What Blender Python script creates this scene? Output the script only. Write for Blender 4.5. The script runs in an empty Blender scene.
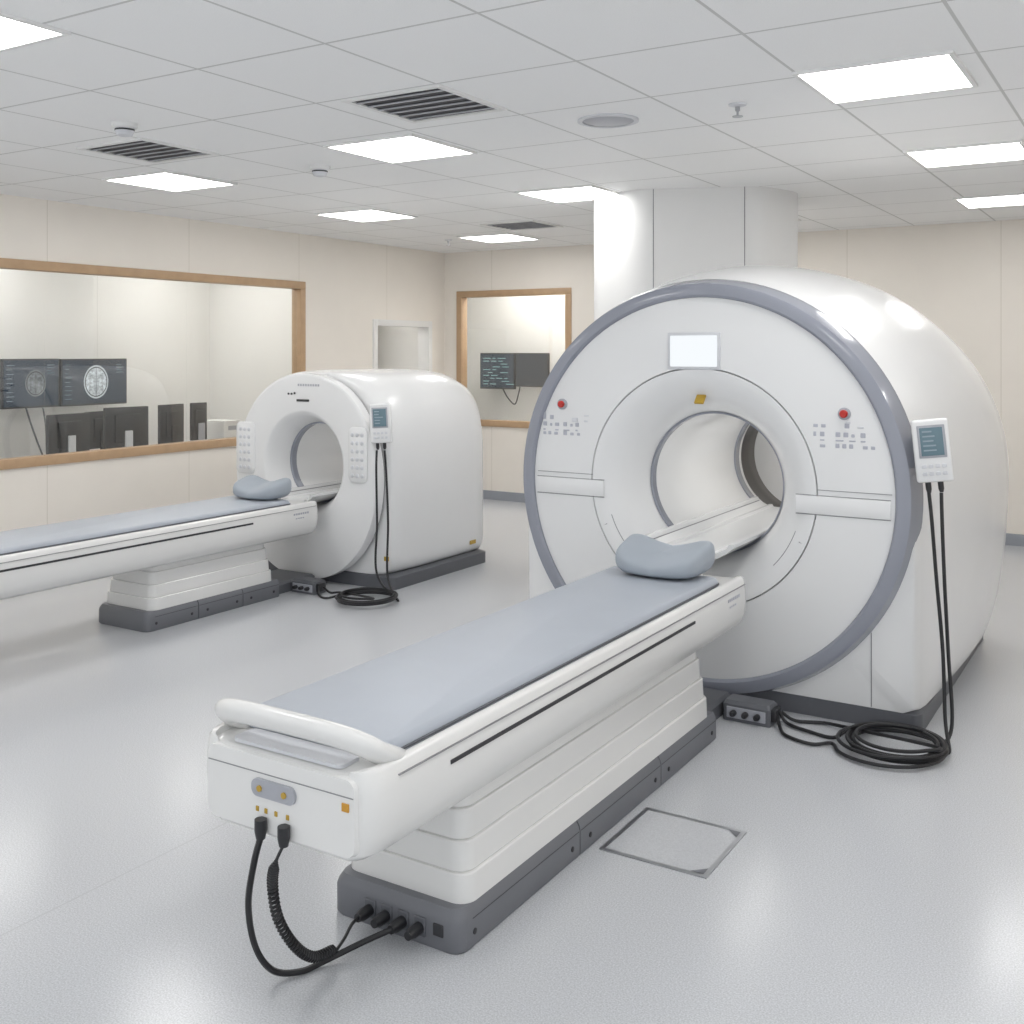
import bpy, bmesh, math, random
from mathutils import Vector, Matrix
PI = math.pi
random.seed(3)
scene = bpy.context.scene
col = scene.collection

# ------------------------------------------------------------------ materials
def nt(name):
    m = bpy.data.materials.new(name); m.use_nodes = True
    t = m.node_tree
    return m, t, t.nodes, t.links, t.nodes['Principled BSDF']

def mat(name, c, rough=0.4, metal=0.0, var=0.03, scale=6.0, emit=None, es=0.0, bump=0.0, bscale=300.0, coat=0.0):
    m, t, N, L, p = nt(name)
    p.inputs['Roughness'].default_value = rough
    p.inputs['Metallic'].default_value = metal
    if coat: p.inputs['Coat Weight'].default_value = coat
    tc = N.new('ShaderNodeTexCoord')
    no = N.new('ShaderNodeTexNoise'); no.inputs['Scale'].default_value = scale
    L.new(tc.outputs['Object'], no.inputs['Vector'])
    mx = N.new('ShaderNodeMix'); mx.data_type = 'RGBA'
    mx.inputs['A'].default_value = (*[x*(1-var) for x in c], 1)
    mx.inputs['B'].default_value = (*[min(1, x*(1+var)) for x in c], 1)
    L.new(no.outputs['Fac'], mx.inputs['Factor'])
    L.new(mx.outputs['Result'], p.inputs['Base Color'])
    if emit:
        p.inputs['Emission Color'].default_value = (*emit, 1)
        p.inputs['Emission Strength'].default_value = es
    if bump:
        n2 = N.new('ShaderNodeTexNoise'); n2.inputs['Scale'].default_value = bscale
        L.new(tc.outputs['Object'], n2.inputs['Vector'])
        b = N.new('ShaderNodeBump'); b.inputs['Strength'].default_value = bump; b.inputs['Distance'].default_value = 0.002
        L.new(n2.outputs['Fac'], b.inputs['Height']); L.new(b.outputs['Normal'], p.inputs['Normal'])
    return m

def line_fac(N, L, sock, x0, per, w):
    a = N.new('ShaderNodeMath'); a.operation = 'SUBTRACT'; L.new(sock, a.inputs[0]); a.inputs[1].default_value = x0
    b = N.new('ShaderNodeMath'); b.operation = 'DIVIDE'; L.new(a.outputs[0], b.inputs[0]); b.inputs[1].default_value = per
    c = N.new('ShaderNodeMath'); c.operation = 'FRACT'; L.new(b.outputs[0], c.inputs[0])
    d = N.new('ShaderNodeMath'); d.operation = 'SUBTRACT'; L.new(c.outputs[0], d.inputs[0]); d.inputs[1].default_value = 0.5
    e = N.new('ShaderNodeMath'); e.operation = 'ABSOLUTE'; L.new(d.outputs[0], e.inputs[0])
    f = N.new('ShaderNodeMath'); f.operation = 'GREATER_THAN'; L.new(e.outputs[0], f.inputs[0]); f.inputs[1].default_value = 0.5 - w/per/2
    return f.outputs[0]

def surf(name, c, lines, lc, rough=0.6, speck=0.0, sscale=150.0, bump=0.0):
    """lines: list of (axis, x0, period, width)"""
    m, t, N, L, p = nt(name)
    p.inputs['Roughness'].default_value = rough
    tc = N.new('ShaderNodeTexCoord')
    sp = N.new('ShaderNodeSeparateXYZ'); L.new(tc.outputs['Object'], sp.inputs[0])
    no = N.new('ShaderNodeTexNoise'); no.inputs['Scale'].default_value = sscale; no.inputs['Detail'].default_value = 3
    L.new(tc.outputs['Object'], no.inputs['Vector'])
    cr = N.new('ShaderNodeMapRange'); cr.inputs['From Min'].default_value = 0.32; cr.inputs['From Max'].default_value = 0.68
    L.new(no.outputs['Fac'], cr.inputs['Value'])
    mx = N.new('ShaderNodeMix'); mx.data_type = 'RGBA'
    mx.inputs['A'].default_value = (*[x*(1-speck) for x in c], 1)
    mx.inputs['B'].default_value = (*[min(1, x*(1+speck)) for x in c], 1)
    L.new(cr.outputs['Result'], mx.inputs['Factor'])
    out = mx.outputs['Result']
    fac = None
    for ax, x0, per, w in lines:
        f = line_fac(N, L, sp.outputs[ax], x0, per, w)
        if fac is None: fac = f
        else:
            q = N.new('ShaderNodeMath'); q.operation = 'MAXIMUM'; L.new(fac, q.inputs[0]); L.new(f, q.inputs[1]); fac = q.outputs[0]
    if fac is not None:
        m2 = N.new('ShaderNodeMix'); m2.data_type = 'RGBA'
        L.new(fac, m2.inputs['Factor']); L.new(out, m2.inputs['A']); m2.inputs['B'].default_value = (*lc, 1)
        out = m2.outputs['Result']
    L.new(out, p.inputs['Base Color'])
    if bump:
        b = N.new('ShaderNodeBump'); b.inputs['Strength'].default_value = bump; b.inputs['Distance'].default_value = 0.003
        L.new(no.outputs['Fac'], b.inputs['Height']); L.new(b.outputs['Normal'], p.inputs['Normal'])
    return m

def emis(name, c, s):
    m = bpy.data.materials.new(name); m.use_nodes = True
    N = m.node_tree.nodes; L = m.node_tree.links; N.clear()
    o = N.new('ShaderNodeOutputMaterial'); e = N.new('ShaderNodeEmission')
    e.inputs['Color'].default_value = (*c, 1); e.inputs['Strength'].default_value = s
    L.new(e.outputs[0], o.inputs[0]); return m

def glass_mat():
    m = bpy.data.materials.new('clear_glass'); m.use_nodes = True
    N = m.node_tree.nodes; L = m.node_tree.links; N.clear()
    o = N.new('ShaderNodeOutputMaterial'); tr = N.new('ShaderNodeBsdfTransparent'); gl = N.new('ShaderNodeBsdfGlossy')
    tr.inputs['Color'].default_value = (0.98, 0.985, 0.98, 1); gl.inputs['Roughness'].default_value = 0.02
    lw = N.new('ShaderNodeLayerWeight'); lw.inputs['Blend'].default_value = 0.5
    pw = N.new('ShaderNodeMath'); pw.operation = 'POWER'; L.new(lw.outputs['Facing'], pw.inputs[0]); pw.inputs[1].default_value = 4
    ad = N.new('ShaderNodeMath'); ad.operation = 'MULTIPLY_ADD'; L.new(pw.outputs[0], ad.inputs[0]); ad.inputs[1].default_value = 0.7; ad.inputs[2].default_value = 0.08
    mx = N.new('ShaderNodeMixShader'); L.new(ad.outputs[0], mx.inputs[0]); L.new(tr.outputs[0], mx.inputs[1]); L.new(gl.outputs[0], mx.inputs[2])
    L.new(mx.outputs[0], o.inputs[0]); return m

TX, TY = 0.67, 0.69
GX0, GY0 = -1.70 - TX/2, -0.17 - TY/2
M = dict(
    floor=surf('speckled_vinyl', (0.58, 0.592, 0.615), [(0, -0.92, 30.0, 0.006)], (0.515, 0.525, 0.545), 0.20, 0.17, 210),
    cover=surf('speckled_vinyl_cover', (0.58, 0.592, 0.615), [], (0.5, 0.5, 0.5), 0.20, 0.08, 210),
    ceil=surf('ceiling_tile', (0.92, 0.922, 0.92), [(0, GX0, TX, 0.013), (1, GY0, TY, 0.013)], (0.62, 0.62, 0.61), 0.8, 0.03, 220),
    wall_y=surf('cream_panel_left', (0.88, 0.83, 0.76), [(1, 0.086, 1.35, 0.007)], (0.74, 0.69, 0.61), 0.5, 0.012, 3),
    wall_x=surf('cream_panel_back', (0.88, 0.83, 0.76), [(0, -0.62, 1.31, 0.007)], (0.74, 0.69, 0.61), 0.5, 0.012, 3),
    wall_in=surf('inner_wall_paint', (0.85, 0.838, 0.81), [(1, 0.45, 1.5, 0.008)], (0.74, 0.73, 0.70), 0.6, 0.012, 3),
    white=mat('white_plastic', (0.815, 0.818, 0.82), 0.24, var=0.01, coat=0.2),
    matte=mat('matte_white_paint', (0.78, 0.78, 0.775), 0.6, var=0.01),
    white2=mat('warm_white_plastic', (0.81, 0.805, 0.79), 0.26, var=0.012, coat=0.2),
    bore=mat('bore_white', (0.85, 0.85, 0.845), 0.16, var=0.01),
    ring=mat('blue_grey_trim', (0.285, 0.30, 0.35), 0.2, var=0.03, coat=0.4),
    base=mat('dark_grey_plinth', (0.12, 0.125, 0.14), 0.45),
    base2=mat('mid_grey_base', (0.165, 0.17, 0.188), 0.42, bump=0.1),
    seam=mat('seam_grey', (0.28, 0.28, 0.29), 0.6),
    dark=mat('dark_groove', (0.035, 0.035, 0.04), 0.5),
    brown=mat('dark_brown_liner', (0.05, 0.045, 0.045), 0.4),
    metal=mat('brushed_steel', (0.45, 0.46, 0.48), 0.3, metal=1.0),
    mattress=mat('blue_grey_vinyl', (0.455, 0.49, 0.545), 0.42, var=0.03, bump=0.08, bscale=500),
    pillow=mat('grey_blue_foam', (0.37, 0.41, 0.46), 0.6, var=0.05, bump=0.1, bscale=400),
    piping=mat('piping_grey', (0.12, 0.125, 0.14), 0.5),
    black=mat('black_rubber', (0.014, 0.014, 0.016), 0.4),
    blackp=mat('black_plastic', (0.022, 0.022, 0.025), 0.35),
    key=mat('grey_key', (0.40, 0.41, 0.45), 0.4),
    glyph=mat('pale_icon', (0.46, 0.47, 0.53), 0.4),
    keyl=mat('light_key', (0.66, 0.67, 0.70), 0.4),
    red=mat('red_button', (0.50, 0.02, 0.012), 0.3),
    orange=mat('amber_label', (0.60, 0.30, 0.035), 0.4),
    gold=mat('gold_label', (0.50, 0.32, 0.04), 0.4),
    wood=mat('light_wood', (0.50, 0.335, 0.20), 0.45, var=0.12, scale=14),
    trim=mat('door_trim_white', (0.84, 0.83, 0.81), 0.5),
    skirt=mat('baseboard_grey', (0.33, 0.35, 0.39), 0.5),
    diff=emis('lamp_diffuser', (1.0, 0.99, 0.975), 11.8),
    diff2=emis('added_lamp_diffuser', (1.0, 0.99, 0.97), 16.0),
    blit=emis('bore_fill_glow', (1.0, 0.99, 0.97), 4.0),
    blit2=emis('bore_fill_glow_dim', (1.0, 0.99, 0.97), 1.5),
    frame=mat('lamp_frame_white', (0.82, 0.82, 0.81), 0.5),
    lit=emis('lit_display', (0.93, 0.97, 1.0), 1.0),
    lcd=mat('lcd_teal', (0.10, 0.16, 0.19), 0.25, emit=(0.16, 0.25, 0.30), es=0.2),
    scr=mat('screen_navy', (0.02, 0.03, 0.045), 0.2, emit=(0.03, 0.05, 0.075), es=0.35),
    scr_off=mat('screen_dim', (0.03, 0.035, 0.045), 0.2, emit=(0.04, 0.05, 0.06), es=0.4),
    text=emis('screen_text', (0.45, 0.55, 0.62), 0.6),
    text2=emis('screen_text_green', (0.35, 0.60, 0.6), 0.7),
    glass=glass_mat(),
    desk=mat('desk_laminate', (0.62, 0.60, 0.55), 0.4),
)
def scan_mat(gain):
    m = bpy.data.materials.new('brain_scan'); m.use_nodes = True
    N = m.node_tree.nodes; L = m.node_tree.links; N.clear()
    o = N.new('ShaderNodeOutputMaterial'); e = N.new('ShaderNodeEmission'); tc = N.new('ShaderNodeTexCoord')
    sp = N.new('ShaderNodeSeparateXYZ'); L.new(tc.outputs['Generated'], sp.inputs[0])
    def mth(op, a, b=None, c=None):
        n = N.new('ShaderNodeMath'); n.operation = op
        for i, v in enumerate((a, b, c)):
            if v is None: continue
            if isinstance(v, (int, float)): n.inputs[i].default_value = v
            else: L.new(v, n.inputs[i])
        return n.outputs[0]
    x = mth('MULTIPLY_ADD', sp.outputs[0], 2.0, -1.0); z = mth('MULTIPLY_ADD', sp.outputs[2], 2.0, -1.0)
    r = mth('SQRT', mth('ADD', mth('MULTIPLY', x, x), mth('MULTIPLY', z, z)))
    no = N.new('ShaderNodeTexNoise'); no.inputs['Scale'].default_value = 5; no.inputs['Detail'].default_value = 5; no.inputs['Distortion'].default_value = 0.8
    cv = N.new('ShaderNodeCombineXYZ'); L.new(mth('ABSOLUTE', x), cv.inputs[0]); L.new(z, cv.inputs[2]); L.new(cv.outputs[0], no.inputs['Vector'])
    br = mth('MULTIPLY_ADD', no.outputs['Fac'], 1.7, -0.30)
    inside = mth('LESS_THAN', r, 0.84); mid = mth('MULTIPLY_ADD', mth('GREATER_THAN', mth('ABSOLUTE', x), 0.03), 0.6, 0.4)
    v = mth('MULTIPLY', mth('MULTIPLY', mth('MAXIMUM', br, 0.2), inside), mid)
    sk = mth('MULTIPLY', mth('GREATER_THAN', r, 0.90), 0.6)
    v = mth('MINIMUM', mth('ADD', v, sk), 0.85)
    cb = N.new('ShaderNodeCombineColor')
    for i, g_ in enumerate((0.90, 0.97, 1.0)): L.new(mth('MULTIPLY', v, g_), cb.inputs[i])
    L.new(cb.outputs[0], e.inputs['Color']); e.inputs['Strength'].default_value = gain
    L.new(e.outputs[0], o.inputs[0]); return m
M['scan'] = scan_mat(0.95); M['scan_dim'] = scan_mat(0.35)

# ------------------------------------------------------------------ mesh helper
class MB:
    def __init__(self): self.v = []; self.f = []; self.p = []
    def add(self, vs, fs):
        o = len(self.v); self.p.append((o, len(self.f))); self.v += [tuple(p) for p in vs]; self.f += [[i+o for i in f] for f in fs]; return self
    def box(self, x0, x1, y0, y1, z0, z1, b=0.0, seg=2):
        bm = bmesh.new(); bmesh.ops.create_cube(bm, size=1)
        for v in bm.verts:
            v.co = Vector(((x0+x1)/2+v.co.x*(x1-x0), (y0+y1)/2+v.co.y*(y1-y0), (z0+z1)/2+v.co.z*(z1-z0)))
        if b: bmesh.ops.bevel(bm, geom=bm.edges[:], offset=b, segments=seg, affect='EDGES', profile=0.5)
        bm.verts.index_update()
        self.add([v.co[:] for v in bm.verts], [[v.index for v in f.verts] for f in bm.faces]); bm.free(); return self
    def loft(self, rings, cap0=True, cap1=True, closed=True):
        n = len(rings[0]); vs = [p for r in rings for p in r]; fs = []
        for k in range(len(rings)-1):
            for i in range(n if closed else n-1):
                j = (i+1) % n; fs.append([k*n+i, k*n+j, (k+1)*n+j, (k+1)*n+i])
        if cap0: fs.append(list(range(n))[::-1])
        if cap1: fs.append([(len(rings)-1)*n+i for i in range(n)])
        return self.add(vs, fs)
    def lathe_y(self, prof, cx=0, cz=0, n=96, cap0=False, cap1=False):
        return self.loft([[(cx+r*math.cos(2*PI*i/n), y, cz+r*math.sin(2*PI*i/n)) for i in range(n)] for r, y in prof], cap0, cap1)
    def lathe_x(self, prof, cy=0, cz=0, n=12):
        return self.loft([[(x, cy+r*math.cos(2*PI*i/n), cz+r*math.sin(2*PI*i/n)) for i in range(n)] for r, x in prof])
    def lathe_z(self, prof, cx=0, cy=0, n=32, cap0=True, cap1=True):
        return self.loft([[(cx+r*math.cos(2*PI*i/n), cy+r*math.sin(2*PI*i/n), z) for i in range(n)] for r, z in prof], cap0, cap1)
    def tube(self, pts, r, n=10, r2=None, up=None):
        pts = [Vector(p) for p in pts]; rings = []
        T0 = (pts[1]-pts[0]).normalized()
        a = Vector(up) if up else (Vector((0, 0, 1)) if abs(T0.z) < 0.9 else Vector((1, 0, 0)))
        nrm = (a - T0*a.dot(T0)).normalized()
        for i, p in enumerate(pts):
            T = (pts[min(i+1, len(pts)-1)]-pts[max(i-1, 0)]).normalized()
            nrm = (nrm - T*nrm.dot(T)).normalized(); b = T.cross(nrm)
            rings.append([p + nrm*(r*math.cos(2*PI*k/n)) + b*((r2 or r)*math.sin(2*PI*k/n)) for k in range(n)])
        return self.loft(rings)
    def each(self, name, m, parent, **k):
        ends = self.p[1:] + [(len(self.v), len(self.f))]
        for (v0, f0), (v1, f1) in zip(self.p, ends):
            q = MB(); q.v = self.v[v0:v1]; q.f = [[i-v0 for i in f] for f in self.f[f0:f1]]; q.build(name, m, parent, **k)
    def build(self, name, m, parent=None, loc=None, rot=None, smooth=True, ang=38):
        me = bpy.data.meshes.new(name); me.from_pydata(self.v, [], self.f); me.update()
        bm = bmesh.new(); bm.from_mesh(me)
        bmesh.ops.recalc_face_normals(bm, faces=bm.faces[:]); bm.to_mesh(me); bm.free()
        if smooth:
            for p in me.polygons: p.use_smooth = True
            me.set_sharp_from_angle(angle=math.radians(ang))
        me.materials.append(M[m] if isinstance(m, str) else m)
        o = bpy.data.objects.new(name, me); col.objects.link(o)
        if parent: o.parent = parent
        if loc: o.location = loc
        if rot: o.rotation_euler = rot
        return o

def tag(o, label=None, cat=None, group=None, kind=None):
    if label: o['label'] = label
    if cat: o['category'] = cat
    if group: o['group'] = group
    if kind: o['kind'] = kind
    return o
def thing(name, label, cat, loc=(0, 0, 0), rz=0, group=None, kind=None):
    o = bpy.data.objects.new(name, None); o.empty_display_size = 0.1; col.objects.link(o)
    o.location = loc; o.rotation_euler = (0, 0, rz)
    return tag(o, label, cat, group, kind)
def struct(name, mb, m, parent=None, **k):
    o = mb.build(name, m, parent, **k)
    if not parent: o['kind'] = 'structure'
    return o
def rr(x0, x1, y0, y1, r, z, n=6):
    pts = []
    for cx, cy, a in ((x1-r, y1-r, 0), (x0+r, y1-r, PI/2), (x0+r, y0+r, PI), (x1-r, y0+r, 1.5*PI)):
        for i in range(n+1):
            t = a + i/n*PI/2; pts.append((cx+r*math.cos(t), cy+r*math.sin(t), z))
    return pts
def spline(P, k=8):
    P = [Vector(p) for p in P]; out = []
    for i in range(len(P)-1):
        a, b, c, d = P[max(i-1, 0)], P[i], P[i+1], P[min(i+2, len(P)-1)]
        for j in range(k):
            t = j/k
            out.append(0.5*((2*b)+(c-a)*t+(2*a-5*b+4*c-d)*t*t+(3*b-a-3*c+d)*t**3))
    out.append(P[-1]); return out

# ------------------------------------------------------------------ camera
TH = math.atan(658/1063.0)
cam = bpy.data.cameras.new('camera'); co = bpy.data.objects.new('camera', cam); col.objects.link(co)
cam.sensor_width = 36; cam.lens = 36*1063/1024; cam.shift_y = -162/1024
co.location = (1.932, -4.839, 1.68); co.rotation_euler = (PI/2, 0, TH)
cam.clip_start = 0.05
scene.camera = co
scene.view_settings.view_transform = 'Standard'
w = bpy.data.worlds.new('world'); scene.world = w; w.use_nodes = True
w.node_tree.nodes['Background'].inputs[0].default_value = (0.95, 0.975, 1.0, 1); w.node_tree.nodes['Background'].inputs[1].default_value = 1.12
R_, F_ = Vector((math.cos(TH), math.sin(TH), 0)), Vector((-math.sin(TH), math.cos(TH), 0))
def onX(px, py, X):      # point of a wall plane X = const seen at a measured picture position
    d = R_*((px-512)/1063)+F_+Vector((0, 0, (350-py)/1063)); t = (X-co.location.x)/d.x; p = co.location+d*t; return p.y, p.z
def onY(px, py, Y):
    d = R_*((px-512)/1063)+F_+Vector((0, 0, (350-py)/1063)); t = (Y-co.location.y)/d.y; p = co.location+d*t; return p.x, p.z

# ------------------------------------------------------------------ room shell (the side behind the camera is left open for world fill light)
XL, XR, YB, YF, ZT = -5.2, 3.9, 5.2, -5.6, 2.8
XF, YK = -7.1, 6.4
struct('floor', MB().box(XF-.12, XR+.12, YF-.12, YK+.12, -.1, 0), 'floor', smooth=False)
struct('ceiling', MB().box(XF-.12, XR+.12, YF-.12, YK+.12, ZT, ZT+.1), 'ceil', smooth=False)
W1 = (-2.6, 2.86, .82, 2.34)      # large window y0,y1,z0,z1
D1 = (3.95, 4.88, 0, 1.95)
wl = MB(); t = .12
wl.box(XL-t, XL, YF, W1[0], 0, ZT).box(XL-t, XL, W1[0], W1[1], 0, W1[2]).box(XL-t, XL, W1[0], W1[1], W1[3], ZT)
wl.box(XL-t, XL, W1[1], D1[0], 0, ZT).box(XL-t, XL, D1[0], D1[1], D1[3], ZT).box(XL-t, XL, D1[1], YB+t, 0, ZT)
struct('wall_left', wl, 'wall_y', smooth=False)
W2 = (-5.02, -3.53, .82, 2.35)
wb = MB()
wb.box(XL, W2[0], YB, YB+t, 0, ZT).box(W2[0], W2[1], YB, YB+t, 0, W2[2]).box(W2[0], W2[1], YB, YB+t, W2[3], ZT).box(W2[1], XR, YB, YB+t, 0, ZT)
struct('wall_back', wb, 'wall_x', smooth=False)
struct('wall_right', MB().box(XR, XR+t, -2.0, YB+t, 0, ZT), 'wall_y', smooth=False)
struct('wall_control_room', MB().box(XF-t, XF, YF-t, YK+t, 0, ZT), 'wall_in', smooth=False)
struct('wall_corridor', MB().box(XF, XL-t, 3.40, 3.50, 0, ZT).box(XF, XL-t, 5.22, 5.32, 0, ZT), 'wall_in', smooth=False)
struct('wall_viewing_room', MB().box(XF, -2.9, YK, YK+t, 0, ZT).box(-3.0, -2.9, YB+t, YK, 0, ZT), 'wall_in', smooth=False)
struct('baseboard_left', MB().box(XL, XL+.014, YF, D1[0]-.07, 0, .1).box(XL, XL+.014, D1[1]+.07, YB, 0, .1), 'skirt', smooth=False)
struct('baseboard_back', MB().box(XL+.014, XR, YB-.014, YB, 0, .1), 'skirt', smooth=False)
# shallow alcove edge inside the corridor past the doorway
struct('trim_1', MB().box(-6.35, -6.2, 4.78, 5.22, 0, ZT), 'wall_in', smooth=False)

def win_x(name, X, y0, y1, z0, z1, joints):
    e = thing(name, None, None, (X, (y0+y1)/2, z0), kind='structure')
    ox, oy, oz = e.location
    f = MB(); a = .07; d0, d1 = -.10, .02
    f.box(d0, d1, y0-oy, y1-oy, 0, a, .004).box(d0, d1, y0-oy, y1-oy, z1-z0-a, z1-z0, .004)
    f.box(d0, d1, y0-oy, y0-oy+a, a, z1-z0-a, .004).box(d0, d1, y1-oy-a, y1-oy, a, z1-z0-a, .004)
    f.build('window_frame', 'wood', e)
    ys = [y0+a] + joints + [y1-a]
    for q in range(len(ys)-1):
        MB().box(-.036, -.028, ys[q]-oy+.002, ys[q+1]-oy-.002, a, z1-z0-a).build('pane', 'glass', e, smooth=False)
win_x('window_1', XL, *W1, [-1.264, .086, 1.436])
e = thing('window_2', None, None, ((W2[0]+W2[1])/2, YB, W2[2]), kind='structure')
h = (W2[1]-W2[0])/2; H = W2[3]-W2[2]; a = .07
f = MB(); f.box(-h, h, -.02, .10, 0, a, .004).box(-h, h, -.02, .10, H-a, H, .004).box(-h, -h+a, -.02, .10, a, H-a, .004).box(h-a, h, -.02, .10, a, H-a, .004)
f.build('window_frame', 'wood', e)
MB().box(-h+a, h-a, .038, .046, a, H-a).build('pane', 'glass', e, smooth=False)
e = thing('door_1', None, None, (XL, (D1[0]+D1[1])/2, 0), kind='structure')
hw = (D1[1]-D1[0])/2
f = MB(); f.box(-.135, .02, -hw-.055, -hw+.012, 0, D1[3]+.055, .004).box(-.135, .02, hw-.012, hw+.055, 0, D1[3]+.055, .004).box(-.134, .019, -hw, hw, D1[3]-.012, D1[3]+.054, .004)
f.build('door_frame', 'trim', e)

# ------------------------------------------------------------------ ceiling fittings
def ceiling_light(x, y, label, m='diff', hx=.285, hy=.285):
    e = thing('ceiling_light', label, 'ceiling light', (x, y, ZT), 0, 'recessed square ceiling lights')
    f = MB(); g = .02
    f.box(-hx-g, hx+g, -hy-g, -hy, -.012, 0).box(-hx-g, hx+g, hy, hy+g, -.012, 0).box(-hx-g, -hx, -hy, hy, -.012, 0).box(hx, hx+g, -hy, hy, -.012, 0)
    f.build('frame', 'frame', e, smooth=False)
    MB().box(-hx, hx, -hy, hy, -.008, 0).build('diffuser', m, e, smooth=False)
for x, y, l in (
    (-1.66, -2.78, 'square lit ceiling panel cut off by the top left corner'),
    (-1.70, -.14, 'square lit ceiling panel beside the larger slatted vent, above the far scanner'),
    (.94, -.3, 'largest lit square ceiling panel, top right near the sprinkler'),
    (-3.70, -.04, 'lit square ceiling panel beside the leftmost slatted vent'),
    (-3.73, 2.02, 'lit square ceiling panel above the big wood framed window\'s far end'),
    (-1.70, 1.86, 'lit square ceiling panel just left of the white column'),
    (-3.75, 4.1, 'lit square ceiling panel closest to the corner above the small window'),
    (.96, 1.70, 'lit square ceiling panel on the right edge, second from the front'),
    (.88, 3.83, 'lit square ceiling panel on the far right, nearest the back wall'),
    (-1.07, 3.94, 'lit square ceiling panel mostly hidden behind the white column'),
    (.94, -2.9, 'added out-of-view square ceiling panel above the near end of the large table'),  # from here on, panels added out of view for extra room light
    (-3.75, -2.9, 'added out-of-view square ceiling panel by the near part of the left wall'),
    (3.0, -.9, 'added out-of-view square ceiling panel off to the right of the large scanner'),
    (3.0, 2.0, 'added out-of-view square ceiling panel in the back right of the room')):
    ceiling_light(x, y, l)
for x, y, l in ((-6.25, -1.9, 'unseen ceiling panel added to light the near part of the control room'),  # unseen panels added to brighten the rooms behind the windows
    (-6.25, .5, 'unseen ceiling panel added to light the middle of the control room'),
    (-6.25, 2.5, 'unseen ceiling panel added to light the far end of the control room'),
    (-4.6, 5.85, 'unseen ceiling panel added to light the room behind the small window, on the left'),
    (-3.6, 5.85, 'unseen ceiling panel added to light the room behind the small window, on the right')):
    ceiling_light(x, y, l, 'diff2')
ceiling_light(-6.6, 4.2, 'unseen ceiling panel added to light the corridor past the doorway', 'diff2')  # unseen panel added to brighten the corridor

def vent(x, y, label):
    e = thing('ceiling_vent', label, 'ceiling vent', (x, y, ZT), 0, 'slatted ceiling vents')
    s = .24; f = MB()
    f.box(-s-.03, s+.03, -s-.03, -s, -.010, 0).box(-s-.03, s+.03, s, s+.03, -.010, 0).box(-s-.03, -s, -s, s, -.010, 0).box(s, s+.03, -s, s, -.010, 0)
    f.build('frame', 'frame', e, smooth=False)
    MB().box(-s, s, -s, s, -.003, 0).build('backing', 'dark', e, smooth=False)
    sl = MB()
    for k in range(6):
        y0 = -s+.045+k*(2*s-.09)/5
        sl.box(-s, s, y0-.008, y0+.008, -.010, -.006)
    sl.build('louver', 'key', e, smooth=False)
vent(-.95, -.93, 'dark slatted square ceiling vent at top centre of the room')
vent(-2.94, -.84, 'dark slatted square ceiling vent nearest the left wall')
vent(-3.0, 3.3, 'small distant slatted ceiling vent left of the white column')

e = thing('ceiling_speaker', 'round grey speaker grille flush in the ceiling tiles', 'speaker', (-.395, -.19, ZT))
MB().lathe_z([(.15, 0), (.15, -.008), (.135, -.012), (.125, -.008)], cap0=True, cap1=False).build('rim', 'keyl', e)
MB().lathe_z([(.126, -.006), (.10, -.011), (.04, -.013)]).build('grille', 'key', e)
for x, y, l in ((-2.46, -1.38, 'small round white smoke detector near the left vent'), (-2.47, .05, 'small round white smoke detector left of the central light panel')):
    e = thing('smoke_detector', l, 'smoke detector', (x, y, ZT), 0, 'smoke detectors')
    MB().lathe_z([(.062, 0), (.062, -.02), (.054, -.026)]).build('mounting_plate', 'frame', e)
    MB().lathe_z([(.046, -.024), (.046, -.04), (.038, -.06), (.015, -.066)]).build('sensor_cap', 'keyl', e)
    MB().lathe_z([(.0475, -.03), (.0475, -.038)], cap0=False, cap1=False).build('sensor_slot', 'dark', e)
for x, y, l in ((.257, -.18, 'small chrome sprinkler head hanging from the ceiling beside the largest light'),
                (-4.3, 4.0, 'tiny distant sprinkler head on the ceiling near the left wall')):
    e = thing('sprinkler_head', l, 'sprinkler', (x, y, ZT), 0, 'ceiling sprinklers')
    MB().lathe_z([(.042, 0), (.04, -.006), (.018, -.012)]).build('cover_plate', 'keyl', e)
    MB().lathe_z([(.011, -.01), (.011, -.03), (.005, -.035), (.005, -.055)]).build('nozzle', 'metal', e)
    MB().lathe_z([(.024, -.055), (.024, -.058)]).build('deflector', 'metal', e)

# ------------------------------------------------------------------ column
e = thing('column', 'thick white rounded column rising to the ceiling behind the large scanner', 'column', (-1.11, 2.68, 0), math.radians(22))
hx, hy, c1 = .735, .67, .34
base_ = [(-hx+c1, -hy), (hx-c1+.06, -hy), (hx, -hy+c1), (hx, hy-c1), (hx-c1, hy), (-hx+c1, hy), (-hx, hy-c1), (-hx, -hy+c1)]
S = []
for i in range(8):
    p0, p1, p2 = Vector(base_[i-1]), Vector(base_[i]), Vector(base_[(i+1) % 8])
    a = p1+(p0-p1).normalized()*.13; b = p1+(p2-p1).normalized()*.13
    for k in range(7):
        t_ = k/6; S.append(tuple(a*(1-t_)**2 + p1*2*t_*(1-t_) + b*t_**2))
MB().loft([[(x, y, 0) for x, y in S], [(x, y, ZT) for x, y in S]]).build('shaft', 'matte', e, ang=60)
s = MB()
for x in (-.28, .34): s.box(x-.003, x+.003, -hy-.002, -hy+.01, 0, ZT-.002)
s.each('panel_seam', 'seam', e, smooth=False)

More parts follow.
